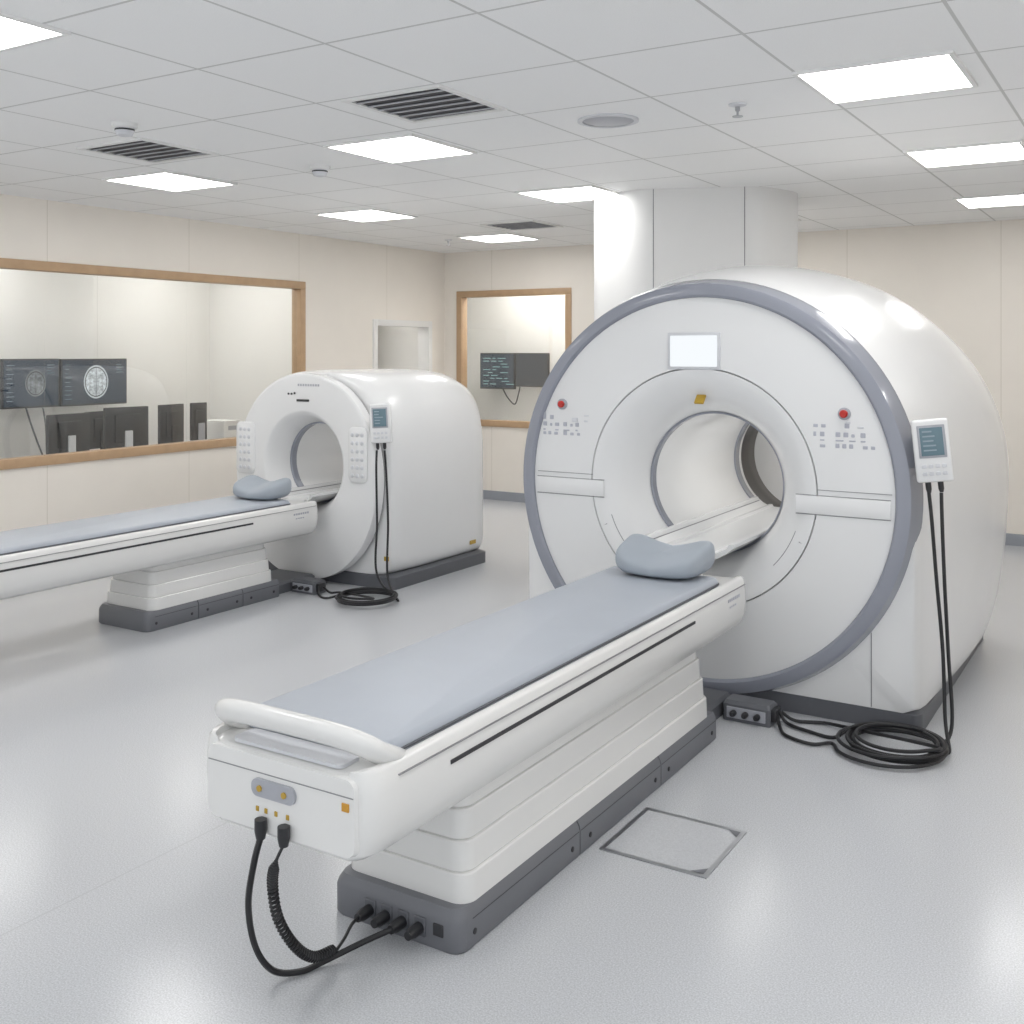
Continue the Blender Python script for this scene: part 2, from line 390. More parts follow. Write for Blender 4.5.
# ------------------------------------------------------------------ large scanner
ZC = 1.02
g = thing('mri_scanner', 'large white scanner with blue-grey ring around its round face, on the right', 'medical scanner', (0, 0, 0))
NA = 160; ZB = .085
ANG = sorted([2*PI*i/NA for i in range(NA)] + [math.atan2(-(ZC-ZB), 1.0) % (2*PI), math.atan2(-(ZC-ZB), -1.0) % (2*PI)])
def outline(r, w0, rx=None, zb=ZB):
    out = []; rx = rx or r
    def xs(z):
        q = max(0, min(1, (ZC-z)/(ZC-zb))); return w0+(rx-w0)*math.sqrt(max(0, 1-q*q))
    for a in ANG:
        c, s = math.cos(a), math.sin(a)
        if s >= -1e-6: rho = 1/math.sqrt((c/rx)**2+(s/r)**2)
        else:
            hi = min((ZC-zb)/(-s), 3.0)
            if abs(c)*hi > xs(ZC+s*hi):
                lo = 0.0
                for _ in range(40):
                    mid = (lo+hi)/2
                    if abs(c)*mid > xs(ZC+s*mid): hi = mid
                    else: lo = mid
                rho = lo
            else: rho = hi
        out.append((rho*c, rho*s))
    return out
body = []
for y, r, w0, rx in ((.035, .975, .965, .975), (.045, .985, .98, .985), (.10, 1.0, .99, 1.0), (.20, 1.03, 1.0, 1.035), (.4, 1.075, 1.01, 1.085), (.7, 1.115, 1.02, 1.135), (1.0, 1.13, 1.02, 1.175), (1.3, 1.125, 1.015, 1.195), (1.55, 1.09, 1.0, 1.18), (1.75, 1.03, .985, 1.12), (1.86, .96, .96, 1.03), (1.91, .88, .91, .93)):
    body.append([(x, y, ZC+z) for x, z in outline(r, w0, rx)])
circ = lambda r, y: [(r*math.cos(a), y, ZC+r*math.sin(a)) for a in ANG]
MB().loft([circ(.88, .035)] + body + [circ(.42, 1.92)], False, False).build('housing', 'white', g, ang=50)
MB().loft([rr(-1.01, 1.01, .035, 1.89, .05, 0), rr(-1.01, 1.01, .035, 1.89, .05, .082), rr(-.99, .99, .055, 1.87, .05, .092)]).build('plinth', 'base', g)
MB().lathe_y([(.89, .03), (.912, -.005), (.916, -.022), (.926, -.03), (.960, -.03), (.980, -.02), (1.003, .05), (1.008, .10), (.95, .11)], 0, ZC, 128).build('trim_ring', 'ring', g)
MB().lathe_y([(.913, .0), (.913, -.012), (.89, -.016), (.577, -.018), (.574, -.006)], 0, ZC, 128).build('front_cover', 'white', g)
MB().lathe_y([(.572, -.006), (.569, -.018), (.545, -.017), (.515, -.009), (.475, .010), (.435, .045), (.395, .10), (.368, .16), (.352, .22)], 0, ZC, 128).build('bore_flare', 'white', g)
MB().lathe_y([(.352, .21), (.35, .23), (.35, 1.58)], 0, ZC, 128).build('bore_tunnel', 'bore', g)
MB().lathe_y([(.35, 1.57), (.345, 1.68), (.35, 1.82), (.42, 1.92)], 0, ZC, 128).build('bore_end', 'brown', g)
for y0, y1 in ((.21, .27), (1.44, 1.52)):
    MB().lathe_y([(.353, y0), (.342, y0+.008), (.342, y1-.008), (.353, y1)], 0, ZC, 128).build('bore_ring', 'ring', g)
MB().loft([[(.346*math.sin(a), y, ZC+.346*math.cos(a)) for a in (-.25, -.12, 0, .12, .25)] for y in (.34, 1.40)], False, False, closed=False).build('bore_fill_light', 'blit', g)  # glowing strip added under the bore roof to brighten the tunnel
def tray(root, zc, R, y0, y1):
    A = .74; n = 12
    out = [(R*math.sin(-A+2*A*i/n), zc-R*math.cos(-A+2*A*i/n)) for i in range(n+1)]
    xe, ze = out[-1]
    top = [(xe, ze+.016), (xe-.022, ze+.018), (xe-.034, ze-.004), (.145, ze-.030), (.135, ze-.022), (.118, ze-.022), (.108, ze-.036), (.05, ze-.040)]
    top = top + [(-x, z) for x, z in reversed(top)]
    t_ = MB().loft([[(x, y, z) for x, z in out+top] for y in (y0, y1)]).build('bore_tray', 'white', root, ang=30)
    for sx in (-1, 1):
        xs_ = sorted((sx*(xe-.036), sx*(xe-.032)))
        MB().box(xs_[0], xs_[1], y0+.01, y1-.01, ze-.006, ze-.001).build('tray_seam', 'seam', t_, smooth=False)
tray(g, ZC, .341, -.16, 1.47)
# side strips
for x0, x1 in ((-.895, -.505), (.475, .895)):
    MB().box(x0, x1, -.0215, -.012, .937, 1.018, .002).build('side_strip', 'white', g)
# seams
s = MB()
for x0, x1, z0, z1 in ((-.89, -.57, 1.045, 1.048), (.575, .90, 1.045, 1.048), (-.895, -.505, .932, .9355), (.475, .895, .932, .9355), (-.895, -.505, 1.0195, 1.0225), (.475, .895, 1.0195, 1.0225)):
    s.box(x0, x1, -.0195, -.012, z0, z1)
for sx in (-1, 1):
    s.box(sx*.80-.002, sx*.80+.002, .032, .04, .09, .42)
s.each('panel_seam', 'seam', g, smooth=False)
# curved seam arcs in the flare lip
for a0, a1, r_ in ((-.75, -.35, .50), (-PI+.35, -PI+.75, .50)):
    P = [(r_*math.cos(a0+(a1-a0)*i/14), -.002, ZC+r_*math.sin(a0+(a1-a0)*i/14)) for i in range(15)]
    MB().tube(P, .002, 5).build('panel_seam', 'seam', g)
for a_ in (-.42, -PI+.42):
    P = [(r_*math.cos(a_), -.0155, ZC+r_*math.sin(a_)) for r_ in (.535, .55, .568)]
    MB().tube(P, .002, 5).build('panel_seam', 'seam', g)
d = MB().box(-.155, .115, -.026, -.01, 1.585, 1.765, .006).build('display', 'keyl', g)
MB().box(-.14, .10, -.029, -.024, 1.60, 1.75, .004).build('display_screen', 'lit', d)
# amber plaque on the flare top
MB().box(-.024, .024, -.006, .006, -.05, .05, .003).build('warning_label', 'gold', g, loc=(-.005, .040, ZC+.437), rot=(math.radians(-45), 0, 0))
for x, z in ((-.745, 1.40), (.695, 1.395)):
    c = MB().lathe_y([(.028, -.012), (.028, -.024), (.022, -.028)], x, z, 28, False, True).build('button_collar', 'key', g)
    MB().lathe_y([(.018, -.026), (.018, -.038), (.013, -.044)], x, z, 28, False, True).build('emergency_button', 'red', c)
def keys(parent, x0, z0, rows, m='key', y=-.019):
    k = MB()
    for zi, items in rows:
        for xi, wi, hi in items: k.box(x0+xi, x0+xi+wi*.72, y, -.014, z0+zi, z0+zi+hi*.72, .002, 1)
    return k.each('control_key', m, parent)
keys(g, -.86, 1.24, [(.08, [(.0, .022, .05), (.04, .03, .03)]), (.045, [(.0, .03, .03), (.04, .02, .02), (.07, .035, .025), (.12, .03, .03), (.16, .02, .02), (.19, .03, .03)]), (.022, [(.0, .02, .012), (.07, .03, .01), (.12, .05, .01), (.19, .02, .012)]), (0, [(.0, .025, .02), (.03, .025, .025), (.065, .03, .02), (.12, .03, .03), (.16, .03, .02), (.2, .025, .02)])], 'glyph')
keys(g, -.69, 1.31, [(0, [(0, .05, .03), (.07, .03, .014)]), (.03, [(.07, .04, .01)])], 'keyl')
keys(g, .555, 1.24, [(.09, [(.0, .03, .022), (.035, .03, .022), (.14, .03, .03)]), (.05, [(.0, .02, .03), (.03, .03, .03), (.10, .03, .03), (.135, .03, .03), (.17, .02, .02), (.21, .03, .03)]), (.03, [(.03, .03, .01), (.10, .05, .01), (.16, .04, .01), (.21, .03, .01)]), (0, [(.03, .035, .02), (.10, .025, .028), (.13, .025, .028), (.16, .025, .028), (.22, .03, .02), (.255, .025, .02)])], 'glyph')
keys(g, .70, 1.33, [(0, [(.05, .04, .015)]), (.02, [(0, .03, .015)])], 'keyl')

def controller(label, loc, rz, depth, tilt=0.0):
    e = thing('hand_controller', label, 'controller', loc, rz)
    e.rotation_euler = (0, tilt, rz)
    MB().box(-.075, .075, -.03, .012, 0, .27, .012, 3).build('housing', 'white', e)
    MB().box(-.056, .056, -.0325, -.029, .105, .245, .003).build('screen_bezel', 'key', e)
    s = MB().box(-.046, .046, -.0345, -.031, .115, .235, .002).build('screen', 'lcd', e)
    tx = MB()
    for k in range(5): tx.box(-.036, -.036+random.uniform(.03, .065), -.0352, -.034, .215-k*.02, .221-k*.02)
    tx.each('screen_text', 'text', s, smooth=False)
    k = MB()
    for r in range(2):
        for c in range(4): k.box(-.05+c*.027, -.031+c*.027, -.034, -.029, .03+r*.032, .046+r*.032, .002, 1)
    k.each('key', 'keyl', e)
    MB().box(-.05, .04, .01, depth, .06, .2, .006).build('bracket', 'white2', e)
    for x in (-.03, .02): MB().lathe_z([(.012, .004), (.012, -.03), (.008, -.045)], x, -.01, 14).build('cable_gland', 'blackp', e)
controller('white hand controller with teal screen hung on the large scanner\'s right side', (1.075, .0, 1.115), math.radians(16), .10, -.10)

def cable(path, label, r=.0078, k=8, group=None):
    return tag(MB().tube(spline(path, k), r, 8).build('cable', 'black'), label, 'cable', group)
def coil(cx, cy, r0, r1, turns, z0, dz, a0, flat=1.0):
    n = int(turns*14); return [(cx+(r0+(r1-r0)*i/n)*math.cos(a0+2*PI*turns*i/n), cy+flat*(r0+(r1-r0)*i/n)*math.sin(a0+2*PI*turns*i/n), z0+dz*i/n) for i in range(n+1)]
cable([(1.052, -.018, 1.07), (1.066, -.03, .95), (1.085, -.03, .7), (1.11, -.03, .4), (1.125, -.06, .12)] + coil(.965, -.20, .20, .165, 2.9, .012, .05, .35) + [(.76, -.12, .03), (.62, -.06, .012), (.50, -.10, .012), (.445, -.13, .05)],
      'inner of the two black cables dropping from the large scanner\'s hand controller')
cable([(1.10, -.004, 1.07), (1.105, -.015, .95), (1.115, -.02, .7), (1.13, -.02, .4), (1.15, -.05, .1)] + coil(.955, -.21, .185, .20, 2.4, .03, .02, .5) + [(.70, -.22, .012), (.58, -.20, .012), (.48, -.16, .015), (.445, -.16, .06)],
      'outer of the two black cables dropping from the large scanner\'s hand controller')
cable([(.445, -.19, .05), (.47, -.23, .015), (.52, -.30, .01), (.64, -.34, .01)] + coil(.93, -.22, .23, .19, 1.6, .012, .04, PI*1.1),
      'black floor cable looping forward from the junction box beside the large table')

def junction(label, loc, rz):
    e = thing('junction_box', label, 'junction box', loc, rz)
    MB().loft([rr(-.11, .11, -.06, .06, .012, 0), rr(-.11, .11, -.06, .06, .012, .075), rr(-.10, .10, -.045, .045, .012, .09)]).build('housing', 'base', e)
    MB().box(-.09, .09, -.064, -.058, .015, .065, .002, 1).build('socket_plate', 'key', e)
    for x in (-.055, 0, .055):
        MB().lathe_y([(.014, -.062), (.014, -.085), (.010, -.095)], x, .04, 14, True, True).build('plug', 'blackp', e)
    MB().box(.108, .135, -.045, .03, .02, .075, .006).build('side_plug', 'blackp', e)
junction('grey junction box with black plugs on the floor beside the large scanner\'s ring', (.31, -.16, 0), 0)

# ------------------------------------------------------------------ patient tables
def table(label, loc, y0, y1, b0, b1, c1, zt, near_detail, bx):
    e = thing('patient_table', label, 'patient table', loc)
    half = [(.260, -.014), (.268, .000), (.284, .000), (.296, -.010), (.304, -.06), (.305, -.115), (.299, -.165), (.280, -.212), (.245, -.234)]
    sec = [(x, z) for x, z in half] + [(-x, z) for x, z in reversed(half)]
    rings = []
    for dy, sx, sc in ((0, .86, .93), (.006, .905, .96), (.018, .945, .98), (.04, .978, .995), (.07, .994, 1.0), (.10, 1.0, 1.0)):
        rings.append([(x*sx, y0+dy, zt-.10+(z+.10)*sc) for x, z in sec])
    for dy, sc in ((-.05, 1.0), (-.02, .985), (-.006, .95), (0, .90)):
        rings.append([(x*sc, y1+dy, zt-.10+(z+.10)*sc) for x, z in sec])
    MB().loft(rings).build('tabletop', 'white2', e, ang=42)
    gr = MB()
    for sx in (-1, 1):
        a, b = sorted((sx*.298, sx*.3075)); gr.box(a, b, y0+.32, y1-.64, zt-.078, zt-.067)
    gr.each('side_groove', 'dark', e, smooth=False)
    gr = MB()
    for sx in (-1, 1):
        a, b = sorted((sx*.290, sx*.3050)); gr.box(a, b, y0+.10, y1-.04, zt-.0335, zt-.031)
    gr.each('rail_seam', 'seam', e, smooth=False)
    m0, m1 = y0+.105, y1-.23
    mt = MB().loft([rr(-.256, .256, m0, m1, .035, zt-.012), rr(-.258, .258, m0-.002, m1+.002, .037, zt+.012), rr(-.252, .252, m0+.006, m1-.006, .034, zt+.026), rr(-.241, .241, m0+.02, m1-.02, .03, zt+.031)]).build('mattress', 'mattress', e, ang=60)
    P = rr(-.259, .259, m0-.003, m1+.003, .037, zt+.003); P.append(P[0])
    MB().tube(P, .0045, 6).build('piping', 'piping', mt)
    # bellows of stepped covers
    top = zt-.205; lv = .115; n = 4; hh = (top-lv)/n
    for k in range(n):
        wv = .222-.012*k; z0 = lv+k*hh; z1 = z0+hh; yy0, yy1 = b0+.045+.013*k, b1-.03-.012*k
        MB().loft([rr(bx-wv+.002, bx+wv-.002, yy0+.002, yy1-.002, .05, z0), rr(bx-wv, bx+wv, yy0, yy1, .05, z0+.003), rr(bx-wv+.003, bx+wv-.003, yy0+.003, yy1-.003, .05, z1-.004), rr(bx-wv+.006, bx+wv-.006, yy0+.006, yy1-.006, .048, z1)]).build('pedestal_cover', 'white2', e, ang=24)
    # base in segments
    L = b1-b0; cuts = [b0, b0+L*.36, b0+L*.70, b1]
    for k in range(3):
        a, b = cuts[k]+(.003 if k else 0), cuts[k+1]-(.003 if k < 2 else 0)
        r = .04
        def ring(h, i):
            if k == 0:
                P = [(h, b), (-h, b)]
                P += [(-h+r+r*math.cos(t), a+i+r+r*math.sin(t)) for t in [PI+q*PI/12 for q in range(7)]]
                P += [(h-r+r*math.cos(t), a+i+r+r*math.sin(t)) for t in [1.5*PI+q*PI/12 for q in range(7)]]
                return P
            return [(h, b), (-h, b), (-h, a), (h, a)]
        rs = [[(bx+x, y, z) for x, y in ring(h, i)] for h, i, z in ((.228, .004, 0), (.234, 0, .008), (.234, 0, .085), (.230, .005, .10), (.220, .016, .118))]
        sg = MB().loft(rs).build('base_segment', 'base2', e)
        bo = MB()
        for sx in (-1, 1):
            for yy in (a+.07, b-.05):
                bo.lathe_x([(.009, bx+sx*.2335), (.009, bx+sx*.2365), (.006, bx+sx*.238)], yy, .045)
        bo.each('bolt', 'dark', sg)
        MB().box(bx-.2345, bx+.2345, a+.004 if k else a+.06, b-.004, .083, .0855).build('edge_line', 'dark', sg, smooth=False)
    MB().loft([rr(-.18, .18, b1-.005, c1, .01, 0), rr(-.18, .18, b1-.005, c1, .01, .06), rr(-.165, .165, b1-.005, c1-.01, .01, .075)]).build('base_link', 'base', e)
    # lettering marks by the head end
    k = MB()
    for q in range(7): k.box(.3035, .3060, y1-.26+q*.022, y1-.247+q*.022, zt-.073, zt-.060)
    for q in range(4): k.box(.3035, .3060, y1-.24+q*.022, y1-.227+q*.022, zt-.100, zt-.092)
    k.each('lettering', 'glyph', e, smooth=False)
    if near_detail:
        MB().loft([[(x, y0+.004, z) for x, z, _ in rr(-.258, .258, zt-.215, zt-.02, .03, 0)], [(x*.99, y0-.012, z) for x, z, _ in rr(-.256, .256, zt-.213, zt-.023, .03, 0)]]).build('end_panel', 'white2', e)
        MB().box(-.25, .25, y0-.0135, y0-.011, zt-.066, zt-.0635).build('panel_seam', 'seam', e, smooth=False)
        P = spline([(-.236, y0+.22, zt-.05), (-.248, y0+.15, zt-.016), (-.252, y0+.085, zt+.018), (-.238, y0+.044, zt+.046), (-.17, y0+.024, zt+.063), (.0, y0+.020, zt+.067), (.17, y0+.024, zt+.063), (.238, y0+.044, zt+.046), (.252, y0+.085, zt+.018), (.248, y0+.15, zt-.016), (.236, y0+.22, zt-.05)], 6)
        MB().tube(P, .027, 18, .038, up=(0, -.6, 1)).build('push_handle', 'white2', e, ang=70)
        MB().loft([rr(-.19, .19, y0+.012, y0+.095, .02, zt-.014), rr(-.19, .19, y0+.012, y0+.095, .02, zt-.0045)]).build('handle_recess', 'keyl', e)
        pl = MB().loft([[(x, yy, z) for x, z, _ in rr(-.085, .065, zt-.123, zt-.078, .02, 0)] for yy in (y0-.011, y0-.02)]).build('control_plate', 'key', e)
        for x in (-.055, .03): MB().lathe_y([(.008, y0-.019), (.008, y0-.024)], x, zt-.101, 14, True, True).build('indicator_light', 'gold', pl)
        MB().box(.215, .237, y0-.016, y0-.010, zt-.10, zt-.08, .001, 1).build('warning_label', 'orange', e)
        for x in (-.075, -.045, -.01, .03): MB().box(x, x+.010, y0-.0145, y0-.010, zt-.165, zt-.152, .001, 1).build('port_label', 'gold', e)
        for x in (-.045, .035):
            MB().lathe_z([(.016, zt-.175), (.016, zt-.205), (.012, zt-.225)], x, y0-.026, 14).build('cable_port', 'blackp', e)
        for q, x in enumerate((-.05, .01, .07, .13)):
            MB().box(x-.02, x+.02, b0-.006, b0+.004, .025, .08, .003, 1).build('socket', 'base', e)
            MB().lathe_y([(.017, b0-.005), (.017, b0-.04), (.012, b0-.06)], x, .05, 14, True, True).build('plug', 'blackp', e)
        MB().box(.175, .21, b0-.004, b0+.002, .04, .075, .002, 1).build('base_port', 'dark', e)
    return e
table('long white patient table with grey-blue mattress and push handle, in the foreground', (0, 0, 0), -2.84, -.17, -2.42, -.48, -.045, .656, True, .034)
table('patient table leading into the smaller scanner, cut off at the left edge', (-3.46, 0, 0), -2.2, .81, -.62, .48, .90, .62, False, 0)
# foot cables of the near table
cable([(-.045, -2.866, .435), (-.055, -2.88, .37), (-.085, -2.87, .25), (-.10, -2.83, .12), (-.095, -2.77, .03), (-.055, -2.71, .010), (-.03, -2.64, .012), (.02, -2.54, .03), (.07, -2.475, .05)], 'smooth black cable hanging from the near end of the large table to its base', .0085)
cen = spline([(.035, -2.866, .435), (.02, -2.88, .39), (.0, -2.87, .33), (-.02, -2.83, .22), (-.02, -2.77, .12), (-.02, -2.70, .055), (-.02, -2.62, .035)], 60)
H = []; T = Vector((0, 1, 0))
for i, p in enumerate(cen):
    tg = (cen[min(i+1, len(cen)-1)]-cen[max(i-1, 0)]).normalized(); n1 = (T-tg*T.dot(tg)).normalized() if abs(T.dot(tg)) < .97 else (Vector((0, 0, 1))-tg*tg.z).normalized(); n2 = tg.cross(n1)
    env = min(1, max(0, (i-50)/30)); a = i*2*PI/7.0
    H.append(p + (n1*math.cos(a)+n2*math.sin(a))*.011*env)
H += spline([H[-1], (-.03, -2.56, .035), (-.045, -2.51, .048), (-.05, -2.475, .05)], 8)[1:]
tag(MB().tube(H, .0045, 6).build('cable', 'black'), 'coiled spring-like black cable hanging at the near end of the large table', 'cable')

# ------------------------------------------------------------------ pillows
def pillow(label, loc, sx, sy, sz):
    nu, nv = 40, 20; vs = []; fs = []
    for j in range(nv+1):
        ph = -PI/2+PI*j/nv
        for i in range(nu):
            th = 2*PI*i/nu
            c = lambda v, p: math.copysign(abs(v)**p, v)
            x = c(math.cos(ph), .5)*c(math.cos(th), .5); y = c(math.cos(ph), .5)*c(math.sin(th), .55); z = c(math.sin(ph), .7)
            lobe = .66+.40*min(1, abs(x)*1.1)**1.5 - .14*max(0, -y)*(1-abs(x))
            zz = (z+1)/2*lobe*(1 + .25*y)
            vs.append((x*sx*(1+.05*y), y*sy*(1-.06*(1-abs(x)))-(.06*sy)*(1-x*x), max(0, zz)*2*sz))
    for j in range(nv):
        for i in range(nu):
            k = (i+1) % nu; fs.append([j*nu+i, j*nu+k, (j+1)*nu+k, (j+1)*nu+i])
    mb = MB(); mb.add(vs, fs)
    return tag(mb.build('head_pillow', 'pillow', None, loc, ang=80), label, 'pillow')
pillow('grey-blue contoured head pillow on the large foreground table', (0.02, -.47, .688), .208, .15, .074)
pillow('grey contoured head pillow on the table of the smaller scanner', (-3.43, .52, .652), .205, .13, .072)

# ------------------------------------------------------------------ smaller scanner
SX, SY = -3.42, .98
q = thing('mri_scanner', 'smaller plain white scanner with keypads beside its bore, on the left', 'medical scanner', (SX, SY, 0))
BZ = .85
def sring(a, top, bot, n, y, nl=None, k=160):
    zc = (top+bot)/2; b = (top-bot)/2; out = []
    for i in range(k):
        t = 2*PI*i/k; c, s = math.cos(t), math.sin(t); m = n if s >= 0 else (nl or n)
        out.append((a*math.copysign(abs(c)**(2/m), c), y, zc+b*math.copysign(abs(s)**(2/m), s)))
    return out
def hole(ref, r, y):
    return [(r*math.cos(math.atan2(z-BZ, x)), y, BZ+r*math.sin(math.atan2(z-BZ, x))) for x, _, z in ref]
f0 = sring(.674, 1.502, .022, 2.1, -.052)
fc = [sring(.680, 1.508, .02, 2.1, .03), sring(.680, 1.508, .02, 2.1, -.045), f0, sring(.655, 1.485, .035, 2.1, -.055), hole(f0, .395, -.056), hole(f0, .388, -.054)]
MB().loft(fc, False, False).build('front_cover', 'white', q, ang=40)
MB().loft([sring(.665, 1.495, .03, 2.1, .025), sring(.665, 1.495, .03, 2.1, .062)], False, False).build('gasket', 'seam', q)
fl = [(.388, -.054), (.374, -.048), (.350, -.015), (.325, .035), (.307, .09), (.298, .14)]
MB().lathe_y(fl, 0, BZ, 96).build('bore_flare', 'white', q)
MB().lathe_y([(.298, .13), (.295, .15), (.295, 1.05), (.33, 1.15), (.42, 1.26)], 0, BZ, 96).build('bore_tunnel', 'bore', q)
for a_, b_ in ((.125, .19), (.90, .96)):
    MB().lathe_y([(.299, a_), (.286, a_+.008), (.286, b_-.008), (.298, b_)], 0, BZ, 96).build('bore_ring', 'ring', q)
MB().loft([[(.290*math.sin(a), y, BZ+.290*math.cos(a)) for a in (-.25, -.12, 0, .12, .25)] for y in (.22, .88)], False, False, closed=False).build('bore_fill_light', 'blit2', q)  # weaker glowing strip added to brighten this tunnel
bs = [sring(.62, 1.46, .06, 2.1, .056), sring(.64, 1.485, .085, 2.2, .056, 6), sring(.70, 1.505, .085, 2.3, .058, 9), sring(.72, 1.515, .085, 2.5, .075, 12), sring(.73, 1.525, .085, 2.9, .18, 14), sring(.735, 1.53, .085, 3.4, .4, 16), sring(.735, 1.53, .085, 3.6, .9, 16), sring(.735, 1.515, .085, 3.6, 1.10, 16), sring(.73, 1.48, .085, 3.6, 1.20, 16), sring(.71, 1.43, .085, 3.4, 1.245, 14), sring(.66, 1.37, .10, 3.2, 1.267, 10)]
MB().loft(bs + [hole(bs[-1], .42, 1.27)], False, False).build('housing', 'white', q, ang=50)
MB().loft([rr(-.745, .745, .045, 1.26, .05, 0), rr(-.745, .745, .045, 1.26, .05, .085), rr(-.72, .72, .07, 1.23, .05, .10)]).build('plinth', 'base', q)
for x, w_ in ((-.575, .095), (.52, .085)):
    k = MB().loft([[(a, yy, b) for a, b, _ in rr(x-w_, x+w_, .75, 1.14, .045, 0)] for yy in (-.045, -.062)] + [[(a, -.070, b) for a, b, _ in rr(x-w_+.012, x+w_-.012, .762, 1.128, .036, 0)]]).build('keypad', 'white', q)
    kk = MB()
    for r in range(6):
        for c in range(3): kk.lathe_y([(.015, -.066), (.015, -.073), (.011, -.076)], x-.044+c*.044, .80+r*.057, 12, True, True)
    kk.each('keypad_button', 'keyl', k)
k = MB()
for i in range(9): k.box(-.05+i*.024, -.036+i*.024, -.058, -.045, 1.418, 1.434)
k.each('lettering', 'key', q, smooth=False)
k = MB()
for x, z in ((-.14, 1.36), (-.11, 1.36), (-.08, 1.365)): k.lathe_y([(.008, -.048), (.008, -.061)], x, z, 12, True, True)
k.each('indicator_light', 'blackp', q)
MB().box(-.06, .06, -.062, -.05, 1.305, 1.322, .003).build('sensor_slot', 'blackp', q)
MB().box(.732, .738, 1.02, 1.10, .17, .20, .001, 1).build('warning_label', 'gold', q)
MB().box(.66, .70, .052, .060, .20, .23, .001, 1).build('warning_label', 'gold', q)
tray(q, BZ, .286, -.165, .95)
controller('small hand controller hung on the smaller scanner\'s front edge', (SX+.735, SY-.06, 1.04), math.radians(22), .115, -.05)
CX, CY = -2.62, .68
cable([(SX+.708, SY-.085, .99), (SX+.715, SY-.10, .85), (SX+.73, SY-.11, .5), (SX+.745, SY-.13, .15)] + coil(CX, CY, .20, .17, 2.8, .012, .05, .6) + [(-2.86, .70, .03), (-2.98, .72, .012), (-3.025, .70, .05)],
      'left of the two black cables dropping from the smaller scanner\'s controller')
cable([(SX+.76, SY-.065, .99), (SX+.785, SY-.08, .85), (SX+.81, SY-.09, .5), (SX+.82, SY-.11, .15)] + coil(CX+.01, CY-.02, .19, .205, 2.3, .03, .02, .7) + [(-2.88, .60, .012), (-2.99, .62, .012), (-3.025, .66, .06)],
      'right of the two black cables dropping from the smaller scanner\'s controller')
junction('grey junction box with black plugs beside the smaller scanner\'s table base', (-3.16, .70, 0), 0)

# ------------------------------------------------------------------ floor hatch
e = thing('floor_hatch', 'square steel-edged access hatch set in the floor beside the large table', 'floor hatch', (.49, -1.455, 0))
f = MB(); o, i_ = .19, .174
f.box(-o, o, -o, -i_, 0, .004).box(-o, o, i_, o, 0, .004).box(-o, -i_, -i_, i_, 0, .004).box(i_, o, -i_, i_, 0, .004)
f.build('frame', 'metal', e, smooth=False)
MB().box(-i_, i_, -i_, i_, 0, .0025).build('cover', 'cover', e, smooth=False)
for sx, sy in ((1, -1), (1, 1)):
    k = MB(); k.add([(sx*i_, sy*i_, .005), (sx*(i_-.045), sy*i_, .005), (sx*i_, sy*(i_-.045), .005)], [[0, 1, 2]]); k.build('corner_plate', 'base2', e, smooth=False)

# ------------------------------------------------------------------ control room behind the large window
def wall_monitor(label, axis, plane, px0, py0, px1, py1, kind, wallpos):
    fn = onX if axis == 'x' else onY
    a0, z1 = fn(px0, py0, plane); a1, _ = fn(px1, py0, plane); _, z0 = fn((px0+px1)/2, py1, plane)
    c = (a0+a1)/2; w_, h_ = (a1-a0)/2, (z1-z0)
    loc = (plane, c, z0) if axis == 'x' else (c, plane, z0)
    e = thing('wall_monitor', label, 'monitor', loc, PI/2 if axis == 'x' else 0)
    MB().box(-w_, w_, 0, .045, 0, h_, .006).build('bezel', 'blackp', e)
    s = MB().box(-w_+.015, w_-.015, -.003, .002, .018, h_-.015).build('screen', 'scr' if kind else 'scr_off', e, smooth=False)
    MB().box(-.06, .06, .04, wallpos, h_*.35, h_*.65, .004).build('wall_bracket', 'base', e)
    if kind:
        tx = MB()
        if kind == 1:
            for k in range(9): tx.box(-w_+.04, -w_+.04+random.uniform(.03, .08), -.0045, -.003, h_-.06-k*.04, h_-.055-k*.04)
            for k in range(4): tx.box(w_-.13, w_-.13+random.uniform(.04, .09), -.0045, -.003, h_-.06-k*.025, h_-.055-k*.025)
        else:
            for k in range(10):
                x = -w_+.05
                while x < w_-.12:
                    l = random.uniform(.03, .12)
                    if random.random() < .6: tx.box(x, x+l, -.0045, -.003, h_-.07-k*.035, h_-.060-k*.035)
                    x += l+.03
        tx.each('screen_text', 'text' if kind == 1 else 'text2', s, smooth=False)
        if kind == 1:
            big = px0 > 30
            r = h_*(.36 if big else .27); n = 40
            MB().add([(r*.86*math.cos(2*PI*i/n), 0, r*math.sin(2*PI*i/n)) for i in range(n)], [list(range(n))]).build('scan_image', 'scan' if big else 'scan_dim', s, loc=(0.01 if big else .04, -.0045, h_*.5), smooth=False)
    return e
wall_monitor('wall monitor with a small brain scan, at the left edge beyond the window', 'x', -6.82, 2, 359, 59.5, 408, 1, .28)
wall_monitor('wall monitor with a large bright brain scan beyond the big window', 'x', -6.82, 61, 359, 127, 405, 1, .28)
wall_monitor('small monitor with lines of coloured text behind the small window', 'y', 6.15, 480, 353, 514.5, 389, 2, .25)
wall_monitor('small blank dark monitor behind the small window, next to the text one', 'y', 6.15, 515.5, 353, 548, 387, 0, .25)
def at(px, py, X): y, z = onX(px, py, X); return (X, y, z)
for i, (a, b, c, l) in enumerate(((at(26, 408, -6.8), at(33, 430, -6.7), at(44, 458, -6.4), 'thin black cable hanging below the left brain scan monitor'),
        (at(43, 408, -6.8), at(46, 428, -6.7), at(47, 458, -6.4), 'thin black cable hanging from the gap between the brain scan monitors'))):
    P = [Vector(a), Vector(b), Vector(c)]; P.append(Vector((-6.36, P[2].y, .78)))
    cable(P, l, .008)
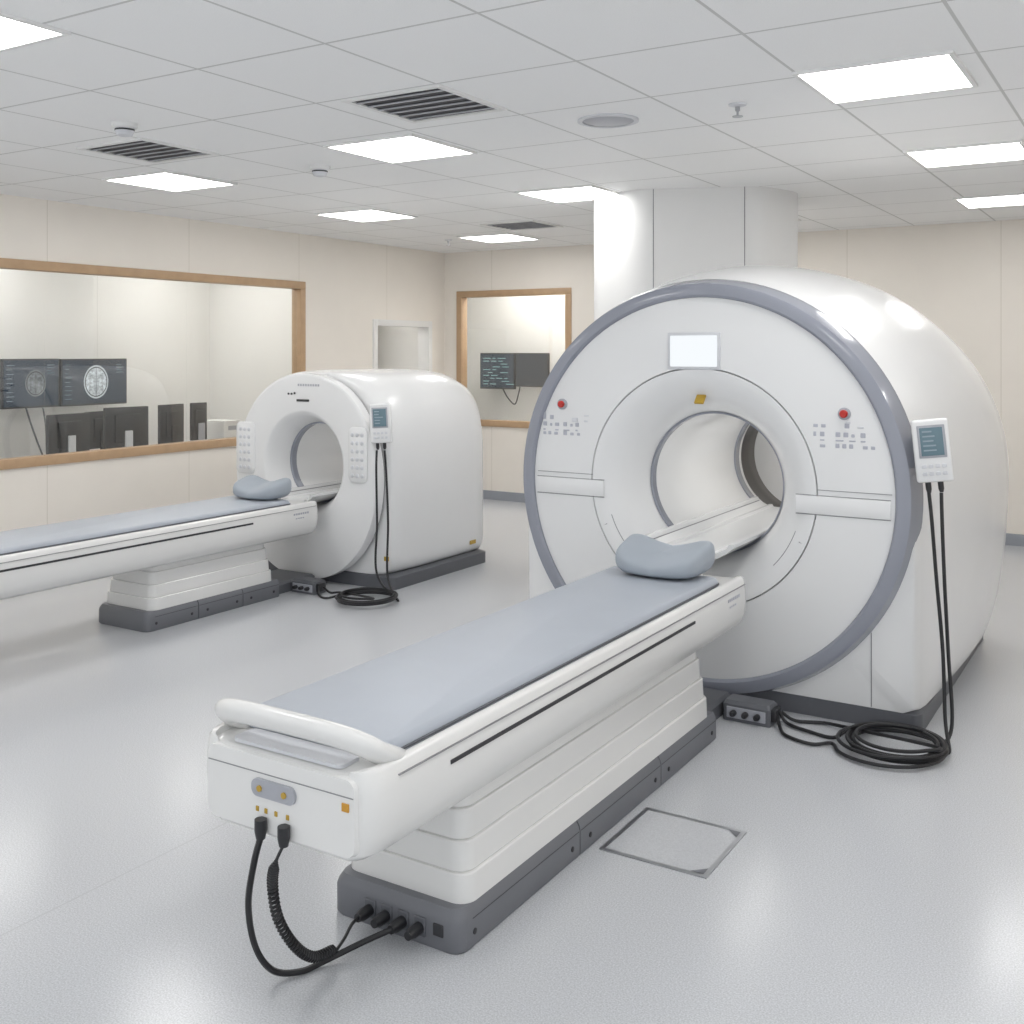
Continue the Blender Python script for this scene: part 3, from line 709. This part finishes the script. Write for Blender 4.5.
def at2(px, py, Y): x, z = onY(px, py, Y); return (x, Y, z)
cable([at2(503, 389, 6.17), at2(508, 398, 6.2), at2(515, 404, 6.2), at2(519, 392, 6.18), at2(520, 387, 6.17)], 'thin black cable hanging in a loop under the small back monitors', .008)

e = thing('desk', 'long control room desk running below the big window', 'desk', (-5.95, .3, 0))
MB().box(-.42, .42, -2.6, 2.6, .72, .76, .004).build('desktop', 'desk', e)
for y in (-2.5, 0, 2.5): MB().box(-.38, .38, y-.02, y+.02, 0, .72).build('support_panel', 'desk', e, smooth=False)
def desk_monitor(px0, px1, pyt, pyb, X, rz, label, stand):
    y0, z1 = onX(px0, pyt, X); y1, _ = onX(px1, pyt, X); _, z0 = onX((px0+px1)/2, pyb, X)
    w_ = (y1-y0)/2
    e = thing('computer_monitor', label, 'monitor', (X, (y0+y1)/2, .76), PI/2+rz, 'desk monitors seen from behind')
    z0 = max(.05, z0-.76); z1 -= .76
    MB().box(-w_, w_, -.015, .02, z0, z1, .006).build('back_shell', 'blackp', e)
    MB().box(-w_*.6, w_*.6, -.035, -.012, z0+.06, z1-.06, .012).build('rear_cover', 'black', e)
    MB().box(-.035, .035, -.05, -.032, .01, z0+.16, .004).build('stand_neck', stand, e)
    MB().box(-.11, .11, -.13, .07, 0, .012, .004).build('stand_base', stand, e)
desk_monitor(46, 90, 415, 455, -5.72, .08, 'black desk monitor seen from behind with grey stand, furthest left', 'keyl')
desk_monitor(106, 146, 408, 449, -5.72, -.12, 'black desk monitor seen from behind, in front and below the bright scan screen', 'keyl')
desk_monitor(84, 116, 412, 448, -6.12, .15, 'black desk monitor set back between the two largest desk monitors', 'black')
desk_monitor(158, 184, 405, 443, -5.72, .1, 'black desk monitor right of the two grey-stand monitors, seen from behind', 'black')
desk_monitor(191, 206, 403, 440, -5.78, 0, 'narrow black desk monitor seen from behind, nearest the white box', 'key')
y0, z = onX(211, 415, -5.8); y1, _ = onX(228, 415, -5.8)
e = thing('desktop_computer', 'small white computer box on the desk at the right end of the window', 'computer', (-5.8, (y0+y1)/2+.02, .76))
MB().box(-.15, .15, -(y1-y0)/2, (y1-y0)/2, 0, .25, .01).build('case', 'white2', e)
MB().box(.149, .153, -.06, .06, .05, .09).build('drive_slot', 'dark', e, smooth=False)
MB().box(.149, .153, -.05, .05, .16, .2).build('vent_grille', 'key', e, smooth=False)
